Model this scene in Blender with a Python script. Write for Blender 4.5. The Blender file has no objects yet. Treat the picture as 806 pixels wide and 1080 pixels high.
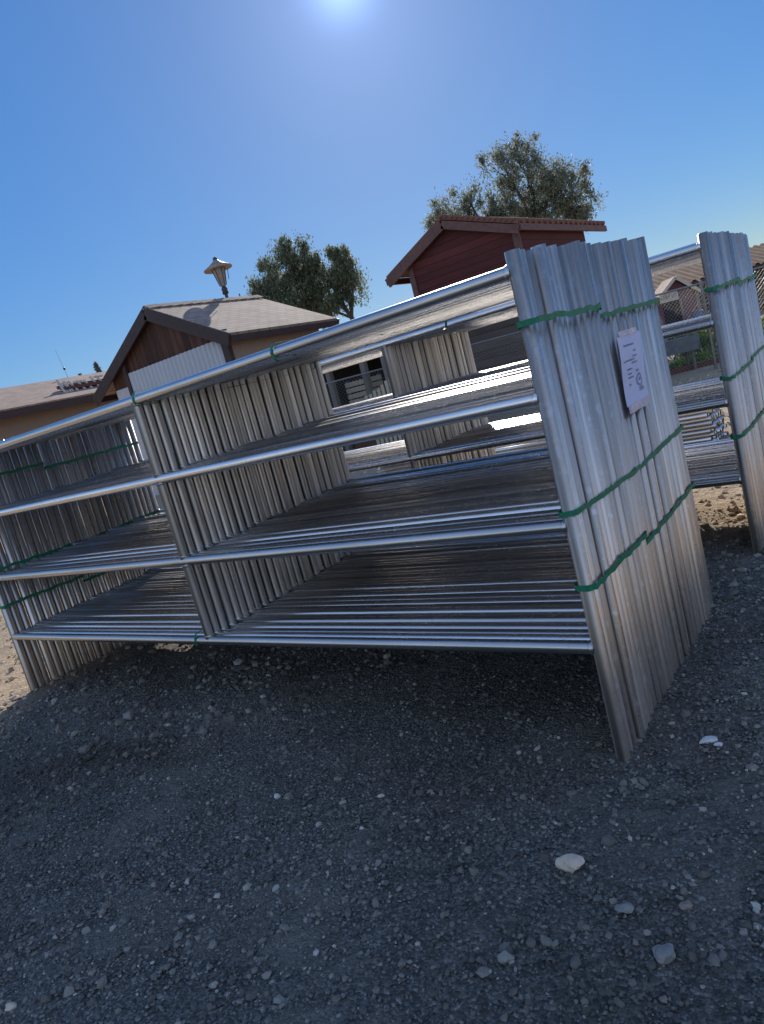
import bpy, math, random
import numpy as np
from mathutils import Vector, Matrix
random.seed(7); rng = np.random.default_rng(7)
SC = bpy.context.scene
COL = SC.collection
R = math.radians

# ------------------------------------------------------------------ camera
CAM = Vector((0.0, 0.0, 1.4246))
cr = Vector((0.77609782, 0.57776102, -0.252714)); cu = Vector((0.09591884, 0.28792663, 0.95283673)); cf = Vector((-0.62327501, 0.76373455, -0.16804106))
cam = bpy.data.cameras.new('camera'); co = bpy.data.objects.new('camera', cam); COL.objects.link(co)
cam.sensor_fit = 'VERTICAL'; cam.sensor_height = 36; cam.sensor_width = 36; cam.lens = 36 * 773.37 / 1080
cam.clip_start = 0.05; cam.clip_end = 2000
m = Matrix.Identity(4)
for i in range(3):
    m[i][0] = cr[i]; m[i][1] = cu[i]; m[i][2] = -cf[i]; m[i][3] = CAM[i]
co.matrix_world = m
SC.camera = co

# ------------------------------------------------------------------ light
SUN_AZ, SUN_EL = R(-32.5), R(25.8)          # azimuth measured from +Y towards +X
sd = Vector((math.sin(SUN_AZ) * math.cos(SUN_EL), math.cos(SUN_AZ) * math.cos(SUN_EL), math.sin(SUN_EL)))
sl = bpy.data.lights.new('sun', 'SUN'); sl.energy = 5.0; sl.angle = R(0.53); sl.color = (1.0, 0.93, 0.82)
so = bpy.data.objects.new('sun', sl); COL.objects.link(so)
so.rotation_euler = (-sd).to_track_quat('-Z', 'Y').to_euler()
w = bpy.data.worlds.new('World'); SC.world = w; w.use_nodes = True
nt = w.node_tree
bg = nt.nodes['Background']
sky = nt.nodes.new('ShaderNodeTexSky'); sky.sky_type = 'NISHITA'; sky.sun_disc = False
sky.sun_elevation = SUN_EL; sky.sun_rotation = SUN_AZ
sky.altitude = 200; sky.air_density = 0.75; sky.dust_density = 0.10; sky.ozone_density = 3.0
# roll off the bright band towards the horizon, as a camera's tone curve does
bw = nt.nodes.new('ShaderNodeRGBToBW'); nt.links.new(sky.outputs[0], bw.inputs[0])
def wm(op, a, b):
    x = nt.nodes.new('ShaderNodeMath'); x.operation = op
    for sk, v in ((x.inputs[0], a), (x.inputs[1], b)):
        if isinstance(v, bpy.types.NodeSocket): nt.links.new(v, sk)
        else: sk.default_value = v
    return x.outputs[0]
fac = wm('POWER', wm('DIVIDE', 2.9, wm('MAXIMUM', bw.outputs[0], .05)), .52)
vm = nt.nodes.new('ShaderNodeVectorMath'); vm.operation = 'SCALE'
nt.links.new(sky.outputs[0], vm.inputs[0]); nt.links.new(fac, vm.inputs['Scale']); hs = nt.nodes.new('ShaderNodeHueSaturation'); hs.inputs['Saturation'].default_value = 1.24; hs.inputs['Hue'].default_value = .502
nt.links.new(vm.outputs[0], hs.inputs['Color']); 
# added neutral fill: unseen half of the sky away from the sun made paler
tcw = nt.nodes.new('ShaderNodeTexCoord'); dt = nt.nodes.new('ShaderNodeVectorMath'); dt.operation = 'DOT_PRODUCT'
nt.links.new(tcw.outputs['Generated'], dt.inputs[0]); dt.inputs[1].default_value = sd
mr = nt.nodes.new('ShaderNodeMapRange'); mr.interpolation_type = 'SMOOTHSTEP'
for k_, v_ in ((1, .66), (2, .10), (3, 0.0), (4, 1.0)): mr.inputs[k_].default_value = v_
nt.links.new(dt.outputs['Value'], mr.inputs[0])
sky_fill = nt.nodes.new('ShaderNodeHueSaturation'); sky_fill.inputs['Saturation'].default_value = .80; sky_fill.inputs['Value'].default_value = 1.5
nt.links.new(vm.outputs[0], sky_fill.inputs['Color'])
mxw = nt.nodes.new('ShaderNodeMix'); mxw.data_type = 'RGBA'
nt.links.new(mr.outputs[0], mxw.inputs[0]); nt.links.new(hs.outputs[0], mxw.inputs[6]); nt.links.new(sky_fill.outputs[0], mxw.inputs[7])
dpos = wm('MAXIMUM', dt.outputs['Value'], 0.0)                                  # aureole round the sun
gain = wm('ADD', wm('ADD', 1.0, wm('MULTIPLY', wm('POWER', dpos, 1700.0), 1.3)), wm('MULTIPLY', wm('POWER', dpos, 160.0), .30))
vg = nt.nodes.new('ShaderNodeVectorMath'); vg.operation = 'SCALE'
nt.links.new(mxw.outputs[2], vg.inputs[0]); nt.links.new(gain, vg.inputs['Scale']); nt.links.new(vg.outputs[0], bg.inputs[0])
bg.inputs[1].default_value = 0.12
SC.view_settings.view_transform = 'Standard'; SC.view_settings.look = 'None'
SC.view_settings.exposure = 0; SC.view_settings.gamma = 1
SC.cycles.max_bounces = 14; SC.cycles.glossy_bounces = 10; SC.cycles.diffuse_bounces = 6; SC.cycles.transparent_max_bounces = 12
SC.cycles.use_denoising = True
SC.cycles.sample_clamp_indirect = 6

# ------------------------------------------------------------------ mesh helpers
class MB:
    """collects shapes, builds ONE mesh"""
    def __init__(s): s.v = []; s.f = []; s.sm = []
    def add(s, vs, fs, smooth=False):
        o = len(s.v); s.v += [tuple(p) for p in vs]
        s.f += [tuple(i + o for i in f) for f in fs]; s.sm += [smooth] * len(fs)
    def box(s, a, b):
        x0, y0, z0 = a; x1, y1, z1 = b
        s.add([(x0,y0,z0),(x1,y0,z0),(x1,y1,z0),(x0,y1,z0),(x0,y0,z1),(x1,y0,z1),(x1,y1,z1),(x0,y1,z1)],
              [(0,3,2,1),(4,5,6,7),(0,1,5,4),(1,2,6,5),(2,3,7,6),(3,0,4,7)])
    def beam(s, p, q, wd, ht, up=(0,0,1)):
        """box from p to q; wd across, ht along up"""
        p = Vector(p); q = Vector(q); d = (q - p).normalized(); u = Vector(up)
        a = d.cross(u).normalized(); u = a.cross(d).normalized()
        a *= wd / 2; u *= ht / 2
        vs = [p-a-u, p+a-u, p+a+u, p-a+u, q-a-u, q+a-u, q+a+u, q-a+u]
        s.add(vs, [(0,1,2,3),(7,6,5,4),(0,4,5,1),(1,5,6,2),(2,6,7,3),(3,7,4,0)])
    def slab(s, quad, th):
        """quad lifted along its normal by th"""
        q = [Vector(p) for p in quad]
        n = (q[1]-q[0]).cross(q[-1]-q[0]).normalized() * th
        k = len(q); vs = q + [p + n for p in q]
        fs = [tuple(range(k-1, -1, -1)), tuple(range(k, 2*k))] + [(i, (i+1) % k, k+(i+1) % k, k+i) for i in range(k)]
        s.add(vs, fs)
    def tube(s, p, q, r, n=12, r2=None, caps=True, smooth=True):
        p = Vector(p); q = Vector(q); r2 = r if r2 is None else r2
        d = (q-p).normalized(); a = d.orthogonal().normalized(); b = d.cross(a)
        vs = []
        for c, rr in ((p, r), (q, r2)):
            for i in range(n):
                t = 2*math.pi*i/n; vs.append(c + (a*math.cos(t) + b*math.sin(t))*rr)
        s.add(vs, [(i, (i+1) % n, n+(i+1) % n, n+i) for i in range(n)], smooth)
        if caps: s.add(vs[:n], [tuple(range(n-1, -1, -1))]); s.add(vs[n:], [tuple(range(n))])
    def lathe(s, c, prof, n=20, axis=Vector((0,0,1)), smooth=True):
        c = Vector(c); axis = axis.normalized(); a = axis.orthogonal().normalized(); b = axis.cross(a)
        vs = []
        for r, z in prof:
            for i in range(n):
                t = 2*math.pi*i/n; vs.append(c + axis*z + (a*math.cos(t)+b*math.sin(t))*r)
        fs = []
        for j in range(len(prof)-1):
            for i in range(n): fs.append((j*n+i, j*n+(i+1) % n, (j+1)*n+(i+1) % n, (j+1)*n+i))
        s.add(vs, fs, smooth)
    def mesh(s, name, mat):
        me = bpy.data.meshes.new(name); me.from_pydata(s.v, [], s.f)
        me.polygons.foreach_set('use_smooth', s.sm); me.materials.append(mat); me.update(); return me
    def build(s, name, mat, parent=None):
        return link(name, s.mesh(name, mat), parent)
def link(name, me, parent=None):
    o = bpy.data.objects.new(name, me); COL.objects.link(o)
    if parent is not None: o.parent = parent
    return o
def tag(o, label=None, cat=None, group=None, kind=None):
    if label: o['label'] = label
    if cat: o['category'] = cat
    if group: o['group'] = group
    if kind: o['kind'] = kind
    return o
def thing(name, label, cat, loc=(0,0,0), rz=0, group=None):
    o = bpy.data.objects.new(name, None); COL.objects.link(o); o.location = loc; o.rotation_euler.z = rz
    o.empty_display_size = .1
    return tag(o, label, cat, group)
def np_mesh(name, V, F, mat, smooth=False):
    """V (n,3), F (m,k) numpy -> mesh"""
    me = bpy.data.meshes.new(name); k = F.shape[1]
    me.vertices.add(len(V)); me.vertices.foreach_set('co', V.astype(np.float32).ravel())
    me.loops.add(F.size); me.loops.foreach_set('vertex_index', F.astype(np.int32).ravel())
    me.polygons.add(len(F)); me.polygons.foreach_set('loop_start', np.arange(0, F.size, k, dtype=np.int32))
    me.polygons.foreach_set('use_smooth', np.full(len(F), smooth))
    me.materials.append(mat); me.update(calc_edges=True); me.validate(); return me

# ------------------------------------------------------------------ material helpers
class NT:
    def __init__(s, name):
        s.m = bpy.data.materials.new(name); s.m.use_nodes = True; s.t = s.m.node_tree
        s.b = s.t.nodes['Principled BSDF']; s.out = s.t.nodes['Material Output']
    def n(s, typ, **kw):
        nd = s.t.nodes.new(typ)
        for k, v in kw.items():
            if k in nd.inputs and not hasattr(nd, k): nd.inputs[k].default_value = v
            else: setattr(nd, k, v)
        return nd
    def l(s, a, b): s.t.links.new(a, b)
    def noise(s, vec, scale, detail=4, rough=.6, dist=0):
        n = s.n('ShaderNodeTexNoise'); n.inputs['Scale'].default_value = scale; n.inputs['Detail'].default_value = detail
        n.inputs['Roughness'].default_value = rough; n.inputs['Distortion'].default_value = dist
        if vec is not None: s.l(vec, n.inputs['Vector'])
        return n.outputs['Fac']
    def coord(s, kind='Object', scale=(1,1,1), rot=(0,0,0)):
        tc = s.n('ShaderNodeTexCoord'); mp = s.n('ShaderNodeMapping'); mp.inputs['Scale'].default_value = scale
        mp.inputs['Rotation'].default_value = rot
        s.l(tc.outputs[kind], mp.inputs['Vector']); return mp.outputs[0]
    def world(s, scale=(1,1,1), rot=(0,0,0)):
        g = s.n('ShaderNodeNewGeometry'); mp = s.n('ShaderNodeMapping'); mp.inputs['Scale'].default_value = scale
        mp.inputs['Rotation'].default_value = rot
        s.l(g.outputs['Position'], mp.inputs['Vector']); return mp.outputs[0]
    def ramp(s, fac, stops, interp='LINEAR'):
        r = s.n('ShaderNodeValToRGB'); r.color_ramp.interpolation = interp
        e = r.color_ramp.elements
        while len(e) < len(stops): e.new(.5)
        for el, (p, c) in zip(e, stops):
            el.position = p; el.color = (*c, 1) if len(c) == 3 else c
        s.l(fac, r.inputs[0]); return r.outputs[0]
    def mix(s, fac, a, b, mode='MIX'):
        x = s.n('ShaderNodeMix'); x.data_type = 'RGBA'; x.blend_type = mode
        for sock, v in ((x.inputs[0], fac), (x.inputs[6], a), (x.inputs[7], b)):
            if hasattr(v, 'links') or isinstance(v, bpy.types.NodeSocket): s.l(v, sock)
            else: sock.default_value = (*v, 1) if isinstance(v, tuple) and len(v) == 3 else v
        return x.outputs[2]
    def math(s, op, a, b=0.0, clamp=False):
        x = s.n('ShaderNodeMath'); x.operation = op; x.use_clamp = clamp
        for sock, v in ((x.inputs[0], a), (x.inputs[1], b)):
            if isinstance(v, bpy.types.NodeSocket): s.l(v, sock)
            else: sock.default_value = v
        return x.outputs[0]
    def bump(s, h, strength=.3, dist=.01, normal=None):
        b = s.n('ShaderNodeBump'); b.inputs['Strength'].default_value = strength; b.inputs['Distance'].default_value = dist
        s.l(h, b.inputs['Height'])
        if normal is not None: s.l(normal, b.inputs['Normal'])
        return b.outputs[0]
    def set(s, **kw):
        for k, v in kw.items():
            sock = s.b.inputs[k.replace('_', ' ')]
            if isinstance(v, bpy.types.NodeSocket): s.l(v, sock)
            else: sock.default_value = (*v, 1) if isinstance(v, tuple) and len(v) == 3 else v
        return s.m

def galv(name, scale, dark=0.0, rough=.06, metal=.95, stops=((.52, .53, .55), (.74, .75, .77), (.92, .92, .93)), patch=(.56, .57, .59), groove_shade=False):
    """galvanised steel; scale stretches the streaks along the pipe"""
    t = NT(name); oi = t.n('ShaderNodeObjectInfo')
    tc = t.n('ShaderNodeTexCoord'); mp = t.n('ShaderNodeMapping'); mp.inputs['Scale'].default_value = scale
    add = t.n('ShaderNodeVectorMath'); add.operation = 'ADD'
    cm = t.n('ShaderNodeCombineXYZ'); rr = t.math('MULTIPLY', oi.outputs['Random'], 37.0)
    for i in range(3): t.l(rr, cm.inputs[i])
    t.l(tc.outputs['Object'], add.inputs[0]); t.l(cm.outputs[0], add.inputs[1]); t.l(add.outputs[0], mp.inputs['Vector'])
    v = mp.outputs[0]
    n1 = t.noise(v, 1.0, 5, .65); n2 = t.noise(add.outputs[0], 26, 3, .6); n3 = t.noise(add.outputs[0], 2.2, 3, .5)
    c = t.ramp(n1, [(.28, stops[0]), (.5, stops[1]), (.72, stops[2])])
    c = t.mix(t.ramp(n2, [(.55, (0,0,0)), (.72, (1,1,1))]), c, (.72, .73, .74))
    c = t.mix(t.math('MULTIPLY', t.ramp(n3, [(.45, (0,0,0)), (.75, (1,1,1))]), .5), c, patch)
    tone = t.math('ADD', t.math('MULTIPLY', oi.outputs['Random'], .50), .70 - dark)
    tn = t.n('ShaderNodeCombineColor')
    for i in range(3): t.l(tone if i == 0 else t.math('MULTIPLY', tone, 1.0 - .03*i) , tn.inputs[i])
    c = t.mix(1.0, c, tn.outputs[0], 'MULTIPLY')
    if groove_shade:                                  # shade between neighbouring pipes painted into the base colour
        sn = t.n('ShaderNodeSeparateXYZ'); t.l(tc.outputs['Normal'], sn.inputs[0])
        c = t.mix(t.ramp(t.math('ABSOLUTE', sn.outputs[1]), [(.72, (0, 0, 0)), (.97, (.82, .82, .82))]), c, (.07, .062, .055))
    ro = t.math('ADD', t.math('MULTIPLY', n1, .22), t.math('MULTIPLY', n2, .14)); ro = t.math('ADD', ro, rough)
    return t.set(Base_Color=c, Metallic=metal, Roughness=ro, Normal=t.bump(n2, .06, .002, t.bump(n1, .10, .003)))
M = {}
_t = NT('bore_shade'); M['hole'] = _t.set(Base_Color=(.012, .012, .013), Roughness=.9)  # near-black colour painted for the shade inside open pipe ends
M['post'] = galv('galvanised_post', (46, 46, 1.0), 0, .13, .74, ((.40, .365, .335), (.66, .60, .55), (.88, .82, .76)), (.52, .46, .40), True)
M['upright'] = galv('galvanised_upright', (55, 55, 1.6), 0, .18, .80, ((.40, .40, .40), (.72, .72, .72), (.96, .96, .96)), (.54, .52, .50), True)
M['rail'] = galv('galvanised_rail', (1.3, 48, 48))
M['loose'] = galv('galvanised_loose', (1.3, 48, 48))
def simple(name, col, rough=.6, metal=0, ns=8, var=.25, stretch=(1,1,1), bump=.15, bdist=.01, space='Object'):
    t = NT(name); v = t.coord(space, stretch)
    a = t.noise(v, ns, 5, .6); b = t.noise(v, ns*.22, 3, .5)
    lo = tuple(c*(1-var) for c in col); hi = tuple(min(1, c*(1+var)) for c in col)
    c = t.ramp(a, [(.3, lo), (.7, hi)])
    c = t.mix(t.math('MULTIPLY', t.ramp(b, [(.35, (0,0,0)), (.7, (1,1,1))]), .45), c, tuple(x*(1-var*1.2) for x in col))
    return t.set(Base_Color=c, Roughness=rough, Metallic=metal, Normal=t.bump(a, bump, bdist))
M['strap'] = simple('green_plastic_strap', (.006, .21, .105), .55, 0, 60, .3)
M['paper'] = simple('tag_paper', (.60, .68, .98), .55, 0, 14, .05)
M['ink'] = simple('tag_ink', (.30, .29, .42), .7, 0, 30, .3)
M['tape'] = simple('clear_tape', (.56, .56, .72), .25, 0, 40, .3)
M['white_metal'] = simple('white_painted_siding', (.56, .58, .62), .4, 0, 5, .06, (1,1,.4))
M['brown_trim'] = simple('dark_brown_trim', (.055, .030, .026), .6, 0, 12, .25)
M['tan_wall'] = simple('tan_stucco', (.34, .245, .185), .9, 0, 22, .12)
M['grey_wall'] = simple('pale_grey_board', (.55, .54, .55), .8, 0, 10, .12)
M['maroon_trim'] = simple('maroon_trim', (.16, .075, .06), .6, 0, 14, .3)
M['rust_roof_edge'] = simple('rust_red_roofing', (.24, .10, .065), .7, 0, 10, .3)
M['dark_metal'] = simple('dark_lamp_metal', (.06, .06, .065), .45, .6, 20, .3)
M['lamp_cap'] = simple('weathered_lamp_cap', (.40, .31, .24), .5, .2, 18, .3)
M['lamp_glass'] = simple('frosted_lamp_panel', (.30, .27, .24), .3, 0, 18, .25)
M['pale_wood'] = simple('pale_weathered_wood', (.50, .43, .33), .85, 0, 14, .3, (6,6,1))
M['rack_wood'] = simple('bleached_rack_wood', (.62, .57, .50), .85, 0, 14, .2)
M['red_wood'] = simple('reddish_board', (.16, .06, .04), .8, 0, 16, .35, (1,1,6))
M['grey_wood'] = simple('grey_weathered_post', (.20, .185, .17), .9, 0, 14, .3, (8,8,1))
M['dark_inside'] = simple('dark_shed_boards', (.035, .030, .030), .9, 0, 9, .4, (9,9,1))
M['trough'] = simple('blue_grey_trough_steel', (.20, .24, .28), .5, .5, 10, .25)
M['bark'] = simple('bark', (.10, .08, .065), .95, 0, 18, .35, (5,5,1), .4, .03)
M['twig'] = simple('twig_bark', (.13, .10, .075), .95, 0, 18, .3)
M['wire'] = simple('fence_wire', (.27, .27, .265), .45, .8, 30, .2)
M['purple'] = simple('faded_purple_board', (.15, .07, .10), .8, 0, 12, .25, (1,1,5))
M['sign'] = simple('weathered_white_sign', (.58, .55, .50), .7, 0, 16, .2)
M['signink'] = simple('faded_sign_paint', (.16, .13, .12), .8, 0, 20, .3)
M['cream'] = simple('cream_trim', (.56, .50, .40), .7, 0, 10, .15)
M['blue_cloth'] = simple('blue_plastic', (.05, .11, .20), .5, 0, 12, .3)

def planks(name, col, axis='x', wdt=.14, var=.5, seam=.06):
    """boards side by side along one object axis, grain along z"""
    t = NT(name); tc = t.n('ShaderNodeTexCoord'); sx = t.n('ShaderNodeSeparateXYZ'); t.l(tc.outputs['Object'], sx.inputs[0])
    q = t.math('DIVIDE', sx.outputs['xyz'.index(axis)], wdt); fl = t.math('FLOOR', q); fr = t.math('FRACT', q)
    wn = t.n('ShaderNodeTexWhiteNoise'); wn.noise_dimensions = '1D'; t.l(fl, wn.inputs['W'])
    cm = t.n('ShaderNodeVectorMath'); cm.operation = 'ADD'; t.l(tc.outputs['Object'], cm.inputs[0]); t.l(wn.outputs['Color'], cm.inputs[1])
    mp = t.n('ShaderNodeMapping'); mp.inputs['Scale'].default_value = (14, 14, 1.5) if axis != 'z' else (1.5, 1.5, 14)
    t.l(cm.outputs[0], mp.inputs[0])
    g = t.noise(mp.outputs[0], 1.6, 6, .65, .4)
    lo = tuple(c*(1-var) for c in col); hi = tuple(c*(1+var) for c in col)
    c = t.ramp(g, [(.25, lo), (.55, col), (.8, hi)])
    tn = t.math('ADD', t.math('MULTIPLY', wn.outputs['Value'], .7), .6)
    cc = t.n('ShaderNodeCombineColor')
    for i in range(3): t.l(tn, cc.inputs[i])
    c = t.mix(1.0, c, cc.outputs[0], 'MULTIPLY')
    e = t.math('LESS_THAN', fr, seam); c = t.mix(e, c, tuple(x*.15 for x in col))
    return t.set(Base_Color=c, Roughness=.85, Normal=t.bump(t.math('SUBTRACT', g, t.math('MULTIPLY', e, 3)), .5, .01))
M['gable_wood'] = planks('brown_gable_planks', (.105, .045, .03), 'x', .15, .6)
M['barn_wood'] = planks('maroon_barn_boards', (.125, .030, .028), 'z', .13, .35)
M['barn_low'] = planks('grey_brown_lower_boards', (.17, .135, .11), 'z', .15, .4)
M['stable_wood'] = planks('dark_red_stable_boards', (.11, .048, .035), 'x', .3, .5)

def shingles(name, a, b, rot, sc=1.0):
    t = NT(name); v = t.coord('Object', (1,1,1), rot)
    br = t.n('ShaderNodeTexBrick'); t.l(v, br.inputs['Vector']); br.inputs['Scale'].default_value = sc*1.25
    br.inputs['Brick Width'].default_value = .30; br.inputs['Row Height'].default_value = .13
    br.inputs['Mortar Size'].default_value = .022; br.inputs['Mortar Smooth'].default_value = .3
    br.inputs['Color1'].default_value = (*a, 1); br.inputs['Color2'].default_value = (*b, 1); br.inputs['Mortar'].default_value = (*[x*.35 for x in a], 1)
    n = t.noise(v, 3, 5, .6); n2 = t.noise(v, 60, 2, .5)
    c = t.mix(.35, br.outputs['Color'], t.ramp(n, [(.3, tuple(x*.6 for x in a)), (.7, tuple(x*1.3 for x in b))]))
    c = t.mix(.25, c, t.ramp(n2, [(.35, tuple(x*.5 for x in a)), (.65, tuple(x*1.5 for x in b))]))
    return t.set(Base_Color=c, Roughness=.9, Normal=t.bump(br.outputs['Fac'], -1.0, .05))

# ------------------------------------------------------------------ leaves
def leaf_mat(name, a, b, c3, tr_=.30):
    t = NT(name); g = t.n('ShaderNodeNewGeometry')
    n = t.noise(t.world(), .9, 3, .6)
    c = t.ramp(g.outputs['Random Per Island'], [(.1, a), (.55, b), (.95, c3)])
    c = t.mix(t.ramp(n, [(.35, (0,0,0)), (.7, (.7,.7,.7))]), c, tuple(x*.6 for x in a))
    t.set(Base_Color=c, Roughness=.55)
    tr = t.n('ShaderNodeBsdfTranslucent'); t.l(c, tr.inputs[0])
    mx = t.n('ShaderNodeMixShader'); mx.inputs[0].default_value = tr_
    t.l(t.b.outputs[0], mx.inputs[1]); t.l(tr.outputs[0], mx.inputs[2]); t.l(mx.outputs[0], t.out.inputs[0])
    return t.m
M['leaf_grey'] = leaf_mat('grey_green_leaves', (.19, .215, .15), (.29, .315, .225), (.48, .46, .34), .55)
M['leaf_dark'] = leaf_mat('dark_olive_leaves', (.13, .165, .10), (.205, .245, .15), (.38, .36, .22), .55)
M['leaf_weed'] = leaf_mat('bright_weed_leaves', (.14, .24, .03), (.24, .36, .05), (.40, .46, .10), .55)
M['leaf_far'] = leaf_mat('hazed_conifer_needles', (.25, .30, .30), (.30, .36, .35), (.36, .42, .40), .5)  # distance haze put into the needle colour as a paler tone

def leaf_cloud(centres, radii, counts, size, droop=.0, aspect=2.6):
    """many small leaf quads spread in soft clumps -> V, F"""
    P = []; D = []
    for c, r, k in zip(centres, radii, counts):
        d = rng.normal(size=(k, 3)); d /= np.linalg.norm(d, axis=1, keepdims=True)
        rad = np.abs(rng.normal(.60, .38, size=(k, 1)))
        p = np.array(c) + d * rad * np.array(r)
        p[:, 2] -= droop * rng.random(k) ** 2 * np.array(r)[2] * 1.2
        keepm = rad[:, 0] < 1.25; P.append(p[keepm]); D.append(d[keepm])
    P = np.vstack(P); D = np.vstack(D); n = len(P)
    ax = rng.normal(size=(n, 3)); ax[:, 2] -= droop * 2.2; ax /= np.linalg.norm(ax, axis=1, keepdims=True)
    sd_ = np.cross(ax, rng.normal(size=(n, 3))); sd_ /= np.linalg.norm(sd_, axis=1, keepdims=True)
    s = size * rng.uniform(.6, 1.35, size=(n, 1)); h = s / aspect
    V = np.stack([P - ax*s*.5, P - sd_*h*.5, P + ax*s*.5, P + sd_*h*.5], axis=1).reshape(-1, 3)
    F = np.arange(4*n).reshape(n, 4)
    return V, F

def tree(name, label, base, clumps, trunks, leafm, leaf_n, size, droop, group, loc, k):
    """clumps: (x,y,z,r) big lobes in world; each lobe becomes many small clumps on branches"""
    bx, by = base[0], base[1]
    t = thing(name, label, 'tree', loc, 0, group); t.scale = (k, k, k)
    wood = MB(); cs = []; rs = []; ks = []
    tot = sum(c[3]**2.2 for c in clumps)
    top = Vector((0, 0, 0))
    for (fork, rad) in trunks:
        p = Vector((0, 0, -.1)); q = Vector(fork) - Vector((bx, by, 0)); prev = p; steps = 5
        for i in range(1, steps+1):
            f = i/steps
            nx = p.lerp(q, f) + Vector((random.uniform(-.10, .10), random.uniform(-.10, .10), 0))*(1 if i < steps else 0)
            wood.tube(prev, nx, rad*(1-.55*(i-1)/steps), 8, rad*(1-.55*i/steps), False); prev = nx
    for (x, y, z, r) in clumps:
        c = Vector((x-bx, y-by, z))
        fork = min((Vector(f)-Vector((bx, by, 0)) for f, _ in trunks), key=lambda f: (f-c).length)
        # limb to the lobe centre with a bend
        mid = fork.lerp(c, .5) + Vector((random.uniform(-.15, .15), random.uniform(-.15, .15), .12*r))
        wood.tube(fork, mid, .055*r+.02, 7, .04*r+.015, False); wood.tube(mid, c, .04*r+.015, 7, .018, False)
        nsub = max(7, int(17*r))
        for j in range(nsub):
            d = Vector(rng.normal(size=3)); d.normalize()
            tip = c + d*r*random.uniform(.45, 1.0); tip.z = c.z + (tip.z-c.z)*.95
            wood.tube(c.lerp(fork, random.uniform(0, .3)), tip, .016*r+.006, 5, .005, False)
            rr = r*random.uniform(.25, .65)
            cs.append(tuple(tip)); rs.append((rr, rr, rr*random.uniform(.8, 1.4))); ks.append(int(leaf_n*(r**2.2)/tot/nsub*random.uniform(.5, 1.5)))
    wood.build('trunk', M['bark'], t)
    V, F = leaf_cloud(cs, rs, ks, size, droop)
    link('crown', np_mesh('crown', V, F, leafm), t)
    return t

# ================================================================== GROUND
def gnoise(x, y):
    return (.018*np.sin(1.7*x+.4)*np.cos(1.3*y+1.0) + .012*np.sin(3.1*x-1.1*y) + .006*np.sin(7.3*x+2.0)*np.sin(6.1*y-1.0)
            + .004*np.sin(13*x+3*y)*np.cos(11*y-4*x) + .068*np.clip((y-1.9)/2.1, 0, 1)**1.2)
def fine(a, b, s): return np.arange(a, b, s)
def grow(start, sgn, first, fac, end):
    o = []; x = start; d = first
    while abs(x) < end: d *= fac; x += sgn*d; o.append(x)
    return np.array(o)
xs = np.concatenate([grow(-9, -1, .05, 1.28, 500)[::-1], fine(-9, 2.2, .045), grow(2.2, 1, .05, 1.28, 500)])
ys = np.concatenate([grow(-.6, -1, .05, 1.28, 300)[::-1], fine(-.6, 8, .045), grow(8, 1, .05, 1.22, 700)])
XX, YY = np.meshgrid(xs, ys)
near = np.exp(-(np.maximum(0, np.abs(XX+3.4)-6)**2 + np.maximum(0, np.abs(YY-3.5)-5)**2)/6)
ZZ = gnoise(XX, YY)*near + rng.normal(0, .0035, XX.shape)*near
nx_, ny_ = len(xs), len(ys)
idx = np.arange(nx_*ny_).reshape(ny_, nx_)
F = np.stack([idx[:-1, :-1], idx[:-1, 1:], idx[1:, 1:], idx[1:, :-1]], -1).reshape(-1, 4)
V = np.stack([XX, YY, ZZ], -1).reshape(-1, 3)

def dirt_mask(t):
    """1 where tan soil shows, 0 where grey gravel covers it"""
    g = t.n('ShaderNodeNewGeometry'); sx = t.n('ShaderNodeSeparateXYZ'); t.l(g.outputs['Position'], sx.inputs[0])
    n = t.noise(g.outputs['Position'], 1.1, 5, .6)
    wob = t.math('MULTIPLY', t.math('SUBTRACT', n, .5), 2.2)
    a = t.math('ADD', t.math('MULTIPLY', t.math('ADD', sx.outputs[0], 4.6), -1.6), wob)          # left of x=-4.6
    b = t.math('ADD', t.math('MULTIPLY', t.math('SUBTRACT', sx.outputs[1], 4.3), 1.4), wob)       # behind the near bundle
    c_ = t.math('ADD', t.math('MULTIPLY', t.math('SUBTRACT', sx.outputs[0], 4.5), .8), wob)       # right of the near bundle
    return t.math('MAXIMUM', t.math('MAXIMUM', a, c_), b, True), n, g
t = NT('gravel_ground'); dm, nz, g = dirt_mask(t); P = g.outputs['Position']
vo = t.n('ShaderNodeTexVoronoi'); vo.inputs['Scale'].default_value = 125; t.l(P, vo.inputs['Vector'])
vo2 = t.n('ShaderNodeTexVoronoi'); vo2.inputs['Scale'].default_value = 38; t.l(P, vo2.inputs['Vector'])
sv = t.n('ShaderNodeSeparateColor'); t.l(vo.outputs['Color'], sv.inputs[0])
grav = t.ramp(sv.outputs[0], [(.0, (0.070, 0.066, 0.059)), (.5, (0.139, 0.133, 0.120)), (.9, (0.238, 0.226, 0.201)), (1, (0.377, 0.361, 0.328))])
fines = t.ramp(t.noise(P, 160, 3, .7), [(.3, (0.158, 0.146, 0.126)), (.7, (0.261, 0.241, 0.207))])
patch = t.ramp(t.noise(P, 1.5, 4, .62, .5), [(.50, (0,0,0)), (.64, (.9,.9,.9))])
gcol = t.mix(patch, grav, fines)
soil = t.ramp(t.noise(P, 9, 8, .72), [(.28, (0.330, 0.232, 0.147)), (.5, (0.570, 0.420, 0.266)), (.72, (0.780, 0.580, 0.378))])
soil = t.mix(t.math('MULTIPLY', sv.outputs[1], .35), soil, (.20, .16, .115))
gcol = t.mix(1.0, gcol, t.ramp(t.noise(P, .75, 4, .6, .6), [(.36, (.72, .66, .61)), (.55, (1.0, .98, .95)), (.68, (1.15, 1.13, 1.1))]), 'MULTIPLY')
c = t.mix(dm, gcol, soil)
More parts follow.
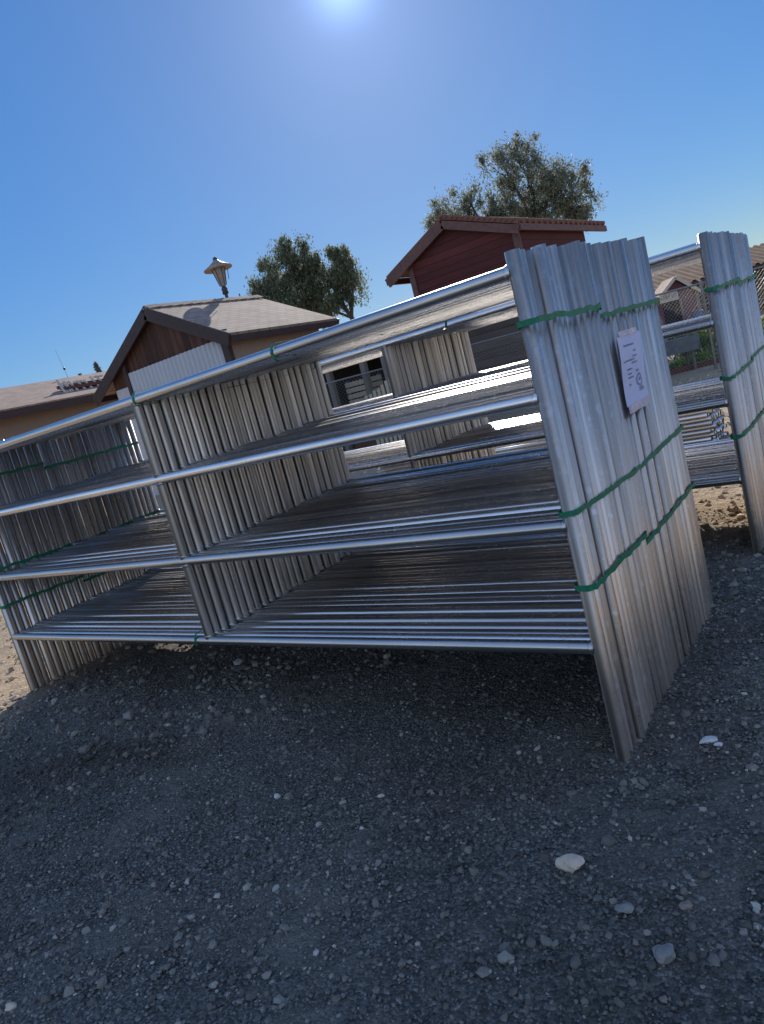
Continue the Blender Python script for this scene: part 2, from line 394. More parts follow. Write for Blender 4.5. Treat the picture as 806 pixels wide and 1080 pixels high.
h = t.math('ADD', t.math('MULTIPLY', vo.outputs['Distance'], -.8), t.math('MULTIPLY', vo2.outputs['Distance'], -1.0))
h = t.math('ADD', h, t.math('MULTIPLY', t.noise(P, 22, 6, .7), 2.0))
h = t.math('ADD', h, t.math('MULTIPLY', t.noise(P, 4, 5, .6), 4.0))
t.set(Base_Color=c, Roughness=.92, Normal=t.bump(h, .9, .012))
tag(link('ground', np_mesh('ground', V, F, t.m, True)), kind='structure')

# --- added unseen slope right of the yard, bounces warm light onto posts and gravel
hn = 60; hm = 26; HV = []; HF = []
for j in range(hm+1):
    for i in range(hn+1):
        a = R(0+140*i/hn); d = 17+70*(j/hm)**1.6
        e = min(1, i/4, (hn-i)/6); e = e*e*(3-2*e)
        z = -.3+e*.21*(d-16)*(1+.12*math.sin(5*a+.06*d)+.07*math.sin(13*a))
        HV.append((d*math.sin(a), d*math.cos(a), z))
for j in range(hm):
    for i in range(hn):
        q = j*(hn+1)+i; HF.append((q, q+1, q+hn+2, q+hn+1))
t = NT('bounce_hillside'); P = t.world(); hc_ = t.ramp(t.noise(P, .8, 8, .7), [(.3, (.34, .25, .15)), (.5, (.54, .42, .28)), (.7, (.66, .53, .36))])
hb = MB(); hb.add(HV, HF, True)
t.set(Base_Color=hc_, Roughness=.95, Normal=t.bump(t.noise(P, 3, 6, .7), .6, .2))
tag(hb.build('bounce_hill', t.m), kind='structure')

# --- gravel: real stones scattered over the sheet, too many to count
def ico(sub):
    import bmesh
    b = bmesh.new(); bmesh.ops.create_icosphere(b, subdivisions=sub, radius=1)
    b.verts.ensure_lookup_table()
    v = np.array([x.co[:] for x in b.verts]); f = np.array([[y.index for y in x.verts] for x in b.faces]); b.free(); return v, f
def rotmats(n):
    q = rng.normal(size=(n, 4)); q /= np.linalg.norm(q, axis=1, keepdims=True); w_, x, y, z = q.T
    return np.stack([1-2*(y*y+z*z), 2*(x*y-z*w_), 2*(x*z+y*w_), 2*(x*y+z*w_), 1-2*(x*x+z*z), 2*(y*z-x*w_),
                     2*(x*z-y*w_), 2*(y*z+x*w_), 1-2*(x*x+y*y)], -1).reshape(n, 3, 3)
def stones(px, py, rad, sub, sink=.25):
    v0, f0 = ico(sub); n = len(px); k = len(v0)
    V = np.repeat(v0[None], n, 0) * (1 + rng.normal(0, .20 if sub == 1 else .09, size=(n, k, 1)))
    V *= rng.uniform(.65, 1.25, size=(n, 1, 3))
    V = np.einsum('nij,nkj->nki', rotmats(n), V)
    V[:, :, 2] *= rng.uniform(.55, .85, size=(n, 1))
    V *= rad[:, None, None]
    V[:, :, 0] += px[:, None]; V[:, :, 1] += py[:, None]
    V[:, :, 2] += (gnoise(px, py) + rad*(.5-sink))[:, None]
    F = f0[None] + (np.arange(n)*k)[:, None, None]
    return V.reshape(-1, 3), F.reshape(-1, 3)
t = NT('gravel_stones'); dm, nz, g = dirt_mask(t)
rp = g.outputs['Random Per Island']
c1 = t.ramp(rp, [(.0, (0.090, 0.086, 0.079)), (.40, (0.163, 0.157, 0.143)), (.78, (0.241, 0.230, 0.208)), (.95, (0.318, 0.297, 0.262)), (.994, (0.533, 0.516, 0.473))])
c2 = t.ramp(rp, [(.0, (0.285, 0.210, 0.140)), (.5, (0.510, 0.384, 0.252)), (.9, (0.720, 0.551, 0.378)), (1, (0.850, 0.783, 0.602))])
c1 = t.mix(1.0, c1, t.ramp(t.noise(g.outputs['Position'], .75, 4, .6, .6), [(.36, (.72, .66, .61)), (.55, (1.0, .98, .95)), (.68, (1.15, 1.13, 1.1))]), 'MULTIPLY')
c = t.mix(dm, c1, c2); nn_ = t.noise(g.outputs['Position'], 240, 3, .6)
c = t.mix(.3, c, t.ramp(nn_, [(.3, (.25, .25, .25)), (.7, (.75, .75, .75))]), 'OVERLAY')
M['stones'] = t.set(Base_Color=c, Roughness=.85, Normal=t.bump(nn_, .25, .002))
def field(n, r0, r1, power, med, sig, rmin_per_m, az0=-125, az1=45):
    u = rng.random(n); e = 2-power
    r = (r0**e + u*(r1**e - r0**e))**(1/e)
    az = np.radians(rng.uniform(az0, az1, n)); x = r*np.sin(az); y = r*np.cos(az)
    # thinner where the fines show through
    dn = .5 + .5*np.sin(1.9*x+.7*np.sin(2.3*y))*np.sin(1.6*y+.9*np.sin(1.7*x)+.5)
    keep = rng.random(n) < (.35 + .65*np.clip(dn*1.9, 0, 1))
    x, y, r = x[keep], y[keep], r[keep]
    rad = np.maximum(med*np.exp(rng.normal(0, sig, len(x))), rmin_per_m*r)
    return x, y, np.minimum(rad, .017 if r1 < 7 else .03)
x, y, rad = field(95000, .35, 5.2, 1.0, .0050, .46, .0011)
V1, F1 = stones(x, y, rad, 1)
x, y, rad = field(26000, 3.5, 15, 1.35, .012, .5, .0016)
V2, F2 = stones(x, y, rad, 1)
x, y, rad = field(180, .5, 6, .9, .012, .25, .0012)
V3, F3 = stones(x, y, rad, 2, .35)
x, y, rad = field(80000, .35, 4.2, 1.0, .0040, .28, .0010)
V4, F4 = stones(x, y, rad, 1)
V = np.vstack([V1, V2, V3, V4]); F = np.vstack([F1, F2+len(V1), F3+len(V1)+len(V2), F4+len(V1)+len(V2)+len(V3)])
tag(link('gravel', np_mesh('gravel', V, F, M['stones'])), 'loose crushed grey gravel covering the ground', 'gravel', kind='stuff')

# --- the stones one can single out
def stone(x, y, r, sq, mat, label, rz=0):
    v0, f0 = ico(3)
    a = rng.normal(size=(9, 3)); a /= np.linalg.norm(a, axis=1, keepdims=True)
    s = np.ones(len(v0))
    for k in a:                                   # a few flat facets, as on broken rock
        dd = v0 @ k; s = np.where(dd > .72, s*.72/np.maximum(dd, .72)*1.02, s)
    v = v0*s[:, None]*(1+.03*rng.normal(size=(len(v0), 1)))*np.array(sq)*r
    o = link('stone', np_mesh('stone', v, f0, mat, False)); o.location = (x, y, float(gnoise(np.array(x), np.array(y))) + r*sq[2]*.55)
    o.rotation_euler.z = rz; return tag(o, label, 'stone')
M['st_tan'] = simple('tan_stone', (.72, .58, .45), .85, 0, 40, .22)
M['st_white'] = simple('white_stone', (.70, .69, .67), .85, 0, 40, .2)
M['st_grey'] = simple('grey_stone', (.30, .29, .265), .85, 0, 40, .25)
M['st_brown'] = simple('brown_stone', (.36, .27, .22), .85, 0, 40, .25)
stone(-.94, 1.55, .036, (1.15, .8, .55), M['st_tan'], 'large pale tan rock lying alone on the dark gravel', .4)
stone(-.74, 2.24, .030, (1.2, .7, .35), M['st_white'], 'flat whitish stone beside the foot of the right posts', .7)
stone(-.705, 2.225, .014, (1.1, .8, .5), M['st_white'], 'small whitish chip touching the flat white stone', .2)
stone(-3.76, 1.98, .042, (1, .9, .75), M['st_grey'], 'round grey stone near the left end of the near bundle', .1)
stone(-.64, 1.36, .032, (1, .9, .6), M['st_grey'], 'broad grey stone at the lower right of the picture', .9)
stone(-.97, 1.21, .022, (1, .85, .7), M['st_grey'], 'smooth grey pebble at the bottom edge right of centre', .3)
stone(-2.21, 1.63, .016, (1.1, .8, .6), M['st_white'], 'small pale pebble on open gravel left of centre', .3)
stone(-.76, 1.45, .021, (1.1, .9, .6), M['st_grey'], 'bluish grey pebble between the tan rock and the broad grey stone', .3)
stone(-2.27, .58, .018, (1.2, .7, .6), M['st_tan'], 'beige stone in the bottom left corner', .5)
stone(-.63, 1.52, .017, (1.1, .9, .6), M['st_brown'], 'reddish brown pebble right of the tan rock', .5)
stone(-1.75, 1.72, .014, (1.2, .8, .6), M['st_tan'], 'small tan pebble on open gravel in the middle', .5)

# ================================================================== FENCE PANELS
PR = .0231; HT = 1.70
RZ = (1.640, 1.256, .843, .426)
def panel_meshes(L, xm):
    o = {}
    def post():
        b = MB(); n = 18; r = PR; ri = PR-.004
        prof = [(r, -.05), (r, HT), (ri, HT), (ri, HT-.10)]
        b.lathe((0, 0, 0), prof, n); b.add([(ri*math.cos(2*math.pi*i/n), ri*math.sin(2*math.pi*i/n), HT-.10) for i in range(n)], [tuple(range(n))])
        # crisp rim
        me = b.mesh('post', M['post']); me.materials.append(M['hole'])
        for k in list(range(2*n, 3*n)) + [len(me.polygons)-1]: me.polygons[k].material_index = 1
        return me
    def rail():
        b = MB()
        b.tube((-PR*.55, 0, 0), (-L+PR*.55, 0, 0), PR, 16, caps=False)
        for x in (-PR*1.02, -L+PR*1.02):                       # weld beads where the rail meets the posts
            b.lathe((x, 0, 0), [(PR*.9, -.009), (PR*1.12, -.004), (PR*1.14, .003), (PR*.9, .009)], 14, Vector((1, 0, 0)))
        return b.mesh('rail', M['rail'])
    def upright():
        b = MB()
        for k in range(3):
            b.tube((0, 0, RZ[k+1]+PR*.5), (0, 0, RZ[k]-PR*.5), PR*.98, 16, caps=False)
            for z in (RZ[k+1]+PR*1.0, RZ[k]-PR*1.0):
                b.lathe((0, 0, z), [(PR*.9, -.008), (PR*1.12, -.002), (PR*1.12, .003), (PR*.9, .009)], 14)
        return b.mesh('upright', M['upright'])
    return post(), rail(), upright(), L, xm
def make_panel(ms, name='fence_panel'):
    post, rail, upr, L, xm = ms
    e = thing(name, '', '')
    parts = [('post', post, (0, 0, 0)), ('post', post, (-L, 0, 0)), ('upright', upr, (-xm, 0, 0))] + [('rail', rail, (0, 0, z)) for z in RZ]
    for n, me, loc in parts: link(n, me, e).location = loc
    return e
def copy_tree(o, parent=None):
    c = o.copy(); COL.objects.link(c)
    if parent is not None: c.parent = parent
    for ch in o.children: copy_tree(ch, c)
    return c
def bundle(ms, X0, Y0, n, step, labels, group, split, jx=.008, lift=0., base=0., fan=0.):
    first = make_panel(ms); out = []
    for i in range(n):
        p = first if i == 0 else copy_tree(first)
        p.location = (X0 + (random.uniform(-jx, jx) if i else 0) - (.018 if i >= split else 0), Y0 + i*step + random.uniform(-.0015, .0015) + (.004 if i >= split else 0),
                      (random.uniform(-.007, .007) if i else 0) + lift*(i/(n-1)) + base)
        p.rotation_euler = (0, random.uniform(-.0012, .0012), random.uniform(-.0004, .0004) - fan*i/(n-1))
        tag(p, labels[0] if i == 0 else labels[2] if i == n-1 else labels[1], 'fence panel', group); out.append(p)
    return out
N1 = 28; ST = .0478
X1, Y1, L1, XM1 = -.979, 2.1025, 4.10, 2.004
m1 = panel_meshes(L1, XM1)
bundle(m1, X1, Y1, N1, ST,
       ('frontmost four-rail galvanised pipe fence panel of the near bundle, facing the viewer',
        'galvanised pipe fence panel packed upright inside the near bundle behind its frontmost panel',
        'rearmost galvanised pipe fence panel of the near bundle, on the side away from the viewer'), 'fence panels of the near bundle', 12, lift=.034, fan=.018)
N2 = 25; X2, Y2, L2, XM2 = -.908, 4.115, 4.12, 2.065
m2 = panel_meshes(L2, XM2)
bundle(m2, X2, Y2, N2, ST,
       ('frontmost galvanised pipe fence panel of the far bundle, just behind the near bundle',
        'galvanised pipe fence panel packed upright inside the far bundle behind its frontmost panel',
        'rearmost galvanised pipe fence panel of the far bundle, nearest the yard behind'), 'fence panels of the far bundle', 12, base=.03)

# --- green straps
def strap_loop(pts, axis, wdt, wob):
    """closed band through pts (list of Vectors), band width along axis"""
    b = MB(); n = len(pts); vs = []; th = .0012
    c = sum(pts, Vector())/n
    for i, p in enumerate(pts):
        o = (p-c); o -= axis*o.dot(axis); o = o.normalized()*th
        j = axis*(wob*math.sin(i*1.7)*.7+random.uniform(-wob, wob)*1.4); tw = random.uniform(.8, 1.05)*wdt/2*.85
        vs += [p+j-axis*tw+o, p+j+axis*tw+o, p+j+axis*tw-o, p+j-axis*tw-o]
    fs = []
    for i in range(n):
        a = i*4; d = ((i+1) % n)*4
        for k in range(4): fs.append((a+k, d+k, d+(k+1) % 4, a+(k+1) % 4))
    b.add(vs, fs); return b
def post_strap(xc, y0, y1, z, label, group, tilt=0, jx=.014, tail=True):
    r = PR + jx; pts = []
    ny = 16
    for i in range(ny+1): pts.append(Vector((xc+r+random.uniform(-.002, .0015), y0+(y1-y0)*i/ny, z+tilt*(i/ny-.5))))
    for a in (30, 60): pts.append(Vector((xc+r*math.cos(R(a)), y1+PR*1.1*math.sin(R(a)) , z+tilt*.5)))
    for a in (120, 150): pts.append(Vector((xc+r*math.cos(R(a)), y1+PR*1.1*math.sin(R(a)), z+tilt*.5)))
    for i in range(ny, -1, -1): pts.append(Vector((xc-r, y0+(y1-y0)*i/ny, z+tilt*(i/ny-.5))))
    for a in (210, 240, 300, 330): pts.append(Vector((xc+r*math.cos(R(a)), y0+PR*1.25*math.sin(R(a)), z-tilt*.5)))
    o = strap_loop(pts, Vector((0, 0, 1)), .023, .003)
    s = o.build('strap', M['strap']); tag(s, label, 'strap', group)
    return s
yA0, yA1 = Y1, Y1+11*ST; yB0, yB1 = Y1+12*ST+.004, Y1+(N1-1)*ST
for z, nm, (ta, tb) in ((1.487, 'upper', (0, .01)), (.884, 'middle', (-.01, .03)), (.640, 'lowest', (0, .035))):
    for a, b, hf, tl in ((yA0, yA1, 'front', ta), (yB0, yB1, 'rear', tb)):
        dz = -.028 if hf == 'rear' and nm != 'middle' else 0
        off = -.018 if hf == 'rear' else 0
        post_strap(X1+off, a, b, z+dz, f'{nm} green plastic strap around the {hf} half of the near bundle\'s right posts', 'green straps', tl)
        post_strap(X1-L1+off, a+(a-Y1)*.055, b+(b-Y1)*.055, z+dz, f'{nm} green plastic strap around the {hf} half of the near bundle\'s left posts', 'green straps', tl)
yC0, yC1 = Y2, Y2+11*ST; yD0, yD1 = Y2+12*ST+.004, Y2+(N2-1)*ST
for z, nm in ((1.465, 'upper'), (1.01, 'middle'), (.70, 'lowest')):
    for a, b, hf in ((yC0, yC1, 'front'), (yD0, yD1, 'rear')):
        dz = .03 if hf == 'rear' and nm == 'middle' else 0
        post_strap(X2-(.018 if hf == 'rear' else 0), a, b, z+dz, f'{nm} green plastic strap around the {hf} half of the far bundle\'s right posts', 'green straps', .02)
def rail_strap(x, y0, y1, zc, label):
    r = PR+.013; pts = []
    for i in range(9): pts.append(Vector((x, y0+(y1-y0)*i/8, zc+r)))
    for a in (45, 0, -45): pts.append(Vector((x+random.uniform(-.004, .004), y1+r*math.cos(R(a)), zc+r*math.sin(R(a)))))
    for i in range(8, -1, -1): pts.append(Vector((x, y0+(y1-y0)*i/8, zc-r)))
    for a in (-135, 180, 135): pts.append(Vector((x+random.uniform(-.004, .004), y0+(PR+.003)*math.cos(R(a)), zc+r*math.sin(R(a)))))
    tag(strap_loop(pts, Vector((1, 0, 0)), .015, .002).build('strap', M['strap']), label, 'strap', 'green straps')
rail_strap(X1-1.043, Y1, Y1+26*ST, RZ[0], 'green strap tied round the near bundle\'s top rails in the middle of the right bay')
rail_strap(X1-1.985, Y1, Y1+26*ST, RZ[0], 'green strap tied round the near bundle\'s top rails above the middle uprights')
rail_strap(X1-2.10, Y1, Y1+26*ST, RZ[3], 'green strap tied round the near bundle\'s bottom rails left of the middle uprights')

# --- paper tag on the posts of the near bundle (faces +X)
tg = thing('paper_tag', 'white paper tag in a clear sleeve taped to the right posts of the near bundle', 'tag', (X1-.018+PR+.016, 2.865, 1.240))
def curved(y0, y1, z0, z1, off, ny=8, nz=10, amp=.004):
    vs = []; fs = []
    for j in range(nz+1):
        for i in range(ny+1):
            yy = y0+(y1-y0)*i/ny; zz = z0+(z1-z0)*j/nz
            vs.append((off+amp*math.sin(yy*46+zz*6)+amp*.8*math.sin(zz*21), yy*1.05+.05*zz, zz))
    for j in range(nz):
        for i in range(ny):
            a = j*(ny+1)+i; fs.append((a, a+1, a+ny+2, a+ny+1))
    return vs, fs
b = MB(); b.add(*curved(-.125, .135, -.135, .125, .004), True); b.build('sheet', M['paper'], tg)
b = MB(); b.add(*curved(-.12, .125, -.162, -.132, .0065, 8, 3), True); b.build('tape', M['tape'], tg)
b = MB(); b.add(*curved(-.10, .11, .122, .142, .0065, 8, 3), True); b.build('tape', M['tape'], tg)
ink = MB()
for (ya, yb, z, h) in ((-.06, .03, .085, .007), (.02, .045, .060, .007), (-.095, .02, .028, .006), (.005, .05, .040, .006), (-.005, .045, .016, .006), (-.06, -.005, -.005, .006), (-.055, -.01, -.022, .006), (-.055, .0, -.036, .006), (-.06, -.03, -.062, .006)):
    yy = ya
    while yy < yb:                                   # broken strokes: the lines cannot be read in the photo
        wd = random.uniform(.005, .013); ink.add(*curved(yy, min(yb, yy+wd), z-h/2, z+h/2, .0058, 2, 1), False); yy += wd+.003
for k in range(14):                                  # ring mark in the lower half
    a = 2*math.pi*k/14; cy, cz = .050, -.055
    ink.add(*curved(cy+.030*math.cos(a)-.0045, cy+.030*math.cos(a)+.0045, cz+.022*math.sin(a)-.004, cz+.022*math.sin(a)+.004, .0058, 1, 1), False)
for (ya, yb, z) in ((.035, .065, -.055), (.045, .06, -.048), (.02, .05, -.018), (.03, .09, -.086), (.03, .095, -.094)):
    ink.add(*curved(ya, yb, z-.003, z+.003, .0058, 3, 1), False)
ink.build('print', M['ink'], tg)

# ================================================================== LOOSE PIPES BEHIND
b = MB(); n = 14; prof = [(PR-.004, -1.95), (PR-.004, -2.05), (PR, -2.05), (PR, 2.05), (PR-.004, 2.05), (PR-.004, 1.95)]
b.lathe((0, 0, 0), prof, n, Vector((1, 0, 0)))
for x in (-1.95, 1.95): b.add([(x, (PR-.004)*math.cos(2*math.pi*i/n), (PR-.004)*math.sin(2*math.pi*i/n)) for i in range(n)], [tuple(range(n))])
pipe_me = b.mesh('loose_pipe', M['loose']); pipe_me.materials.append(M['hole'])
for k in list(range(0, n)) + list(range(4*n, 5*n+2)): pipe_me.polygons[k].material_index = 1
pile = []
for row in range(11):
    for k in range(10 - row % 2):
        o = link('loose_pipe', pipe_me)
        o.location = (-1.86-2.05+random.uniform(-.02, .02) + (.03 if row % 2 else 0), 7.45+k*.0475+(.024 if row % 2 else 0), PR+row*.0395)
        o.rotation_euler = (random.uniform(0, 6), 0, 0); pile.append(o)
        tag(o, 'galvanised pipe lying lengthwise in the low pile on the dirt behind the far bundle', 'pipe', 'pipes in the low lengthwise pile')
for row in range(7):
    for k in range(6):
        o = link('loose_pipe', pipe_me)
        o.location = (-1.42+k*.06+(.03 if row % 2 else 0), 9.95+random.uniform(-.03, .03), PR+row*.0465); o.rotation_euler = (0, 0, R(84))
        tag(o, 'galvanised pipe lying crosswise in the short stack at the end of the low pipe pile', 'pipe', 'pipes in the crosswise stack')

# ================================================================== SMALL GABLED SHED (left)
hx0, hx1, hy0, hy1 = -12.15, -8.83, 8.22, 10.40           # walls
rx, rz_ = -10.48, 3.634                                   # ridge
yb0, yb1 = 8.107, 10.78
ev = (-8.67, 2.75); wv = (-12.69, 2.555)
hs_ = thing('gabled_shed', 'small brown and tan shed with a shingled gable roof and white corrugated siding', 'shed', (-15.750, 14.250, -0.712)); hs_.scale = (1.5, 1.5, 1.5)
def loc(p): return (p[0]+10.5, p[1]-9.5, p[2])
M['shed_shingle'] = shingles('brown_grey_shingles', (.23, .165, .125), (.50, .38, .295), (0, 0, R(90)))
b = MB()
b.slab([loc((ev[0], yb0, ev[1]-.03)), loc((ev[0], yb1, ev[1]-.03)), loc((rx, yb1, rz_-.03)), loc((rx, yb0, rz_-.03))], .045)
b.slab([loc((rx, yb0, rz_-.03)), loc((rx, yb1, rz_-.03)), loc((wv[0], yb1, wv[1]-.03)), loc((wv[0], yb0, wv[1]-.03))], .045)
rf = b.build('roof', M['shed_shingle'], hs_)
b = MB()
for i in range(12):                                       # bumpy ridge caps
    y = yb0+i*(yb1-yb0)/12
    b.slab([loc((rx+.14, y, rz_-.045)), loc((rx+.14, y+.27, rz_-.03)), loc((rx, y+.27, rz_+.045)), loc((rx, y, rz_+.03))], .014)
    b.slab([loc((rx, y, rz_+.03)), loc((rx, y+.27, rz_+.045)), loc((rx-.14, y+.27, rz_-.03)), loc((rx-.14, y, rz_-.045))], .014)
b.build('ridge_cap', M['shed_shingle'], rf)
b = MB()                                                  # barge boards and eave fascia
for s_, e in ((1, ev), (-1, wv)):
    b.beam(loc((rx, yb0-.02, rz_-.10)), loc((e[0], yb0-.02, e[1]-.10)), .04, .19)
    b.beam(loc((rx, yb1+.02, rz_-.10)), loc((e[0], yb1+.02, e[1]-.10)), .04, .19)
    b.beam(loc((e[0]+s_*.02, yb0, e[1]-.085)), loc((e[0]+s_*.02, yb1, e[1]-.085)), .035, .10)
b.build('fascia', M['brown_trim'], hs_)
b = MB()                                                  # gable triangle
def roofz(x): return rz_-.09-(abs(x-rx))*(rz_-ev[1])/(ev[0]-rx) if x > rx else rz_-.09-(rx-x)*(rz_-wv[1])/(rx-wv[0])
zs = 2.735
def gable(yy, th):
    k = [(hx0, zs-.35), (hx1, zs-.35), (hx1, roofz(hx1)), (rx, roofz(rx)), (hx0, roofz(hx0))]
    f = [loc((x, yy, z)) for x, z in k]; g_ = [loc((x, yy+th, z)) for x, z in k]
    n = len(k); b.add(f+g_, [tuple(range(n)), tuple(range(2*n-1, n-1, -1))]+[(i, n+i, n+(i+1) % n, (i+1) % n) for i in range(n)])
gable(hy0, .06); b.build('gable_wall', M['gable_wood'], hs_)
b = MB(); gable(hy1-.06, .06); b.build('gable_wall', M['gable_wood'], hs_)
b = MB()
b.box(loc((hx0+.003, hy0+.02, -.05)), loc((hx1-.003, hy1-.02, zs-.36)))
b.slab([loc((hx1+.01, hy0+.02, -.05)), loc((hx1+.01, hy1, -.05)), loc((hx1+.01, hy1, roofz(hx1)-.02)), loc((hx1+.01, hy0+.02, roofz(hx1)-.02))], -.05)
b.build('wall', M['tan_wall'], hs_)
b = MB(); nw = 230; xa, xb = -11.55, -8.95                # corrugated white siding: a real wave
vs = []; fs = []
for i in range(nw+1):
    x = xa+(xb-xa)*i/nw; yy = hy0-.055+.030*math.sin(2*math.pi*(x-xa)/.115)
    vs += [loc((x, yy, .05)), loc((x, yy, zs))]
for i in range(nw): fs.append((2*i, 2*i+2, 2*i+3, 2*i+1))
b.add(vs, fs, True); b.build('corrugated_siding', M['white_metal'], hs_)
b = MB(); b.box(loc((-12.10, hy0-.03, .02)), loc((-11.66, hy0-.002, 2.52))); b.build('side_panel', M['grey_wall'], hs_)
b = MB(); b.box(loc((-11.645, hy0-.08, 0)), loc((-11.555, hy0-.003, 2.9))); b.build('corner_post', M['brown_trim'], hs_)
b = MB(); b.box(loc((-8.945, hy0-.085, 0)), loc((-8.80, hy0-.003, 2.85)))
b.build('corner_post', M['brown_trim'], hs_)
b = MB(); b.box(loc((hx1+.012, 9.1, 1.95)), loc((hx1+.03, 9.9, 2.45))); wfr = b.build('window', M['brown_trim'], hs_)
t = NT('dark_window_glass'); M['glass'] = t.set(Base_Color=(.02, .025, .03), Roughness=.08, Specular_IOR_Level=.6)
b = MB(); b.box(loc((hx1+.031, 9.16, 2.0)), loc((hx1+.034, 9.84, 2.4))); b.build('pane', M['glass'], wfr)

# ================================================================== LOW TAN BUILDING (far left)
lb = thing('low_building', 'long low tan building with a brown shingled roof at the far left', 'building', (-33.000, 19.500, -0.712)); lb.scale = (1.5, 1.5, 1.5)
def ll(p): return (p[0]+22, p[1]-13, p[2])
ly0, ly1 = -2.0, 24.0
M['low_shingle'] = shingles('pinkish_brown_shingles', (.23, .145, .115), (.47, .33, .26), (0, 0, R(90)))
b = MB()
b.slab([ll((-19.37, ly0, 3.20)), ll((-19.37, ly1, 3.20)), ll((-22.45, ly1, 4.12)), ll((-22.45, ly0, 4.12))], .06)
b.slab([ll((-22.45, ly0, 4.12)), ll((-22.45, ly1, 4.12)), ll((-25.5, ly1, 3.20)), ll((-25.5, ly0, 3.20))], .06)
b.build('roof', M['low_shingle'], lb)
b = MB(); b.box(ll((-19.41, ly0, 3.02)), ll((-19.365, ly1, 3.235))); b.build('fascia', M['brown_trim'], lb)
b = MB(); b.box(ll((-25.0, ly0+.3, -.05)), ll((-19.95, ly1-.3, 3.17))); b.build('wall', M['tan_wall'], lb)
b = MB(); b.box(ll((-19.94, 10.2, 1.0)), ll((-19.90, 11.3, 2.1))); wf = b.build('window', M['brown_trim'], lb)
b = MB(); b.box(ll((-19.897, 10.27, 1.07)), ll((-19.894, 11.23, 2.03))); b.build('pane', M['glass'], wf)
# rack of pale slats on the roof
rk = thing('slatted_rack', 'weathered rack of pale upright slats on brown boards lying on the low roof', 'rack', (-30.450, 19.125, 4.628)); rk.scale = (1.5, 1.5, 1.5)
b = MB()
for k in range(3): b.beam((.10-.14*k, -.75, .04+.045*k), (.12-.14*k, 2.2, .02+.045*k), .10, .09)
b.build('board', M['red_wood'], rk)
b = MB()
for k in range(13):
    y = -.78+k*.24*(.35 if k < 4 else 1) + (0 if k < 4 else -.55); hh = random.uniform(.20, .34)
    b.beam((.20, y, -.10), (-.12+random.uniform(-.05, .05), y+random.uniform(-.05, .05), hh), .05, .05, (0, 1, 0))
    if k % 3 == 2: b.beam((-.12, y-.12, hh*.9), (-.12, y+.18, hh*.9), .05, .05)
b.build('slat', M['rack_wood'], rk)
an = thing('antenna', 'thin dark whip antenna with a small knob on the low roof', 'antenna', (-33.600, 20.400, 5.438)); an.scale = (1.5, 1.5, 1.5)
b = MB(); b.tube((0, 0, 0), (-.05, -.1, 1.0), .006, 6, .003); b.build('mast', M['dark_metal'], an)
b = MB(); b.lathe((-.014, -.028, .36), [(.004, -.05), (.035, -.02), (.035, .03), (.004, .06)], 8); b.build('knob', M['dark_metal'], an)

# ================================================================== STREET LAMP
lp = thing('street_lamp', 'old lantern street lamp with a flared cone cap rising behind the shed roof', 'lamp', (-16.000, 15.312, -0.356)); lp.scale = (1.25, 1.25, 1.25)
ax = Vector((-.035, .01, 1)).normalized()
def la(z): return Vector((-.12, .12, 0)) + ax*0 + Vector((.18*(1-z/5.2), -.05, z))
top = la(5.05)
b = MB(); b.tube((.05, 0, -.1), la(4.30), .055, 10, .038); b.build('pole', M['dark_metal'], lp)
axl = (la(5.1)-la(4.3)).normalized()
b = MB(); b.lathe(la(4.28), [(.04, 0), (.075, .02), (.062, .10), (.075, .13), (.05, .17), (.05, .2)], 12, axl); b.build('collar', M['dark_metal'], lp)
b = MB(); b.lathe(la(4.47), [(.055, 0), (.075, .02), (.155, .42)], 6, axl, False); lt = b.build('lantern', M['lamp_glass'], lp)
b = MB()
for i in range(6):
    a = 2*math.pi*i/6; o = axl.orthogonal().normalized(); p2 = axl.cross(o); dr = o*math.cos(a)+p2*math.sin(a)
    b.tube(la(4.47)+axl*.02+dr*.078, la(4.47)+axl*.42+dr*.158, .009, 5)
b.build('frame', M['dark_metal'], lt)
b = MB(); b.lathe(la(4.47)+axl*.41, [(.15, 0), (.33, -.02), (.335, .01), (.20, .08), (.085, .16), (.05, .20)], 20, axl); cp = b.build('lamp_cap', M['lamp_cap'], lp)
b = MB(); b.lathe(la(4.47)+axl*.59, [(.04, 0), (.055, .02), (.05, .06), (.012, .085), (.006, .10)], 12, axl); b.build('finial', M['dark_metal'], cp)
b = MB(); b.tube(la(4.47)+axl*.36+Vector((.17, .12, 0)), la(4.47)+axl*.12+Vector((.14, .10, 0)), .008, 5); b.build('bracket', M['dark_metal'], lp)

# ================================================================== RED BARN
bn = thing('red_barn', 'tall dark maroon wooden barn with a wide gable roof behind the bundles', 'barn', (-9.100, 19.600, -0.570)); bn.scale = (1.4, 1.4, 1.4)
def bl(p): return (p[0]+6.5, p[1]-14, p[2])
ex, ez, px_, pz = -5.34, 3.40, -6.72, 3.93; lx_, lz_ = -8.13, 3.305; gy0, gy1 = 11.90, 16.0
b = MB()
b.slab([bl((ex, gy0, ez-.04)), bl((ex, gy1, ez-.04)), bl((px_, gy1, pz-.04)), bl((px_, gy0, pz-.04))], .05)
b.slab([bl((px_, gy0, pz-.04)), bl((px_, gy1, pz-.04)), bl((lx_, gy1, lz_-.04)), bl((lx_, gy0, lz_-.04))], .05)
br_ = b.build('roof', M['rust_roof_edge'], bn)
b = MB()
for i in range(17):                                        # tile ends standing out along the eave
    y = gy0+.02+i*(gy1-gy0)/17
    b.tube(bl((ex+.05, y+.11, ez-.005)), bl((ex-.55, y+.11, ez+.21)), .045, 8)
for i in range(14):                                        # tile tops along the verge
    f = i/14; b.tube(bl((px_+(ex-px_)*f, gy0-.03, pz+.015+(ez-pz)*f)), bl((px_+(ex-px_)*f, gy0+.5, pz+.02+(ez-pz)*f)), .03, 7)
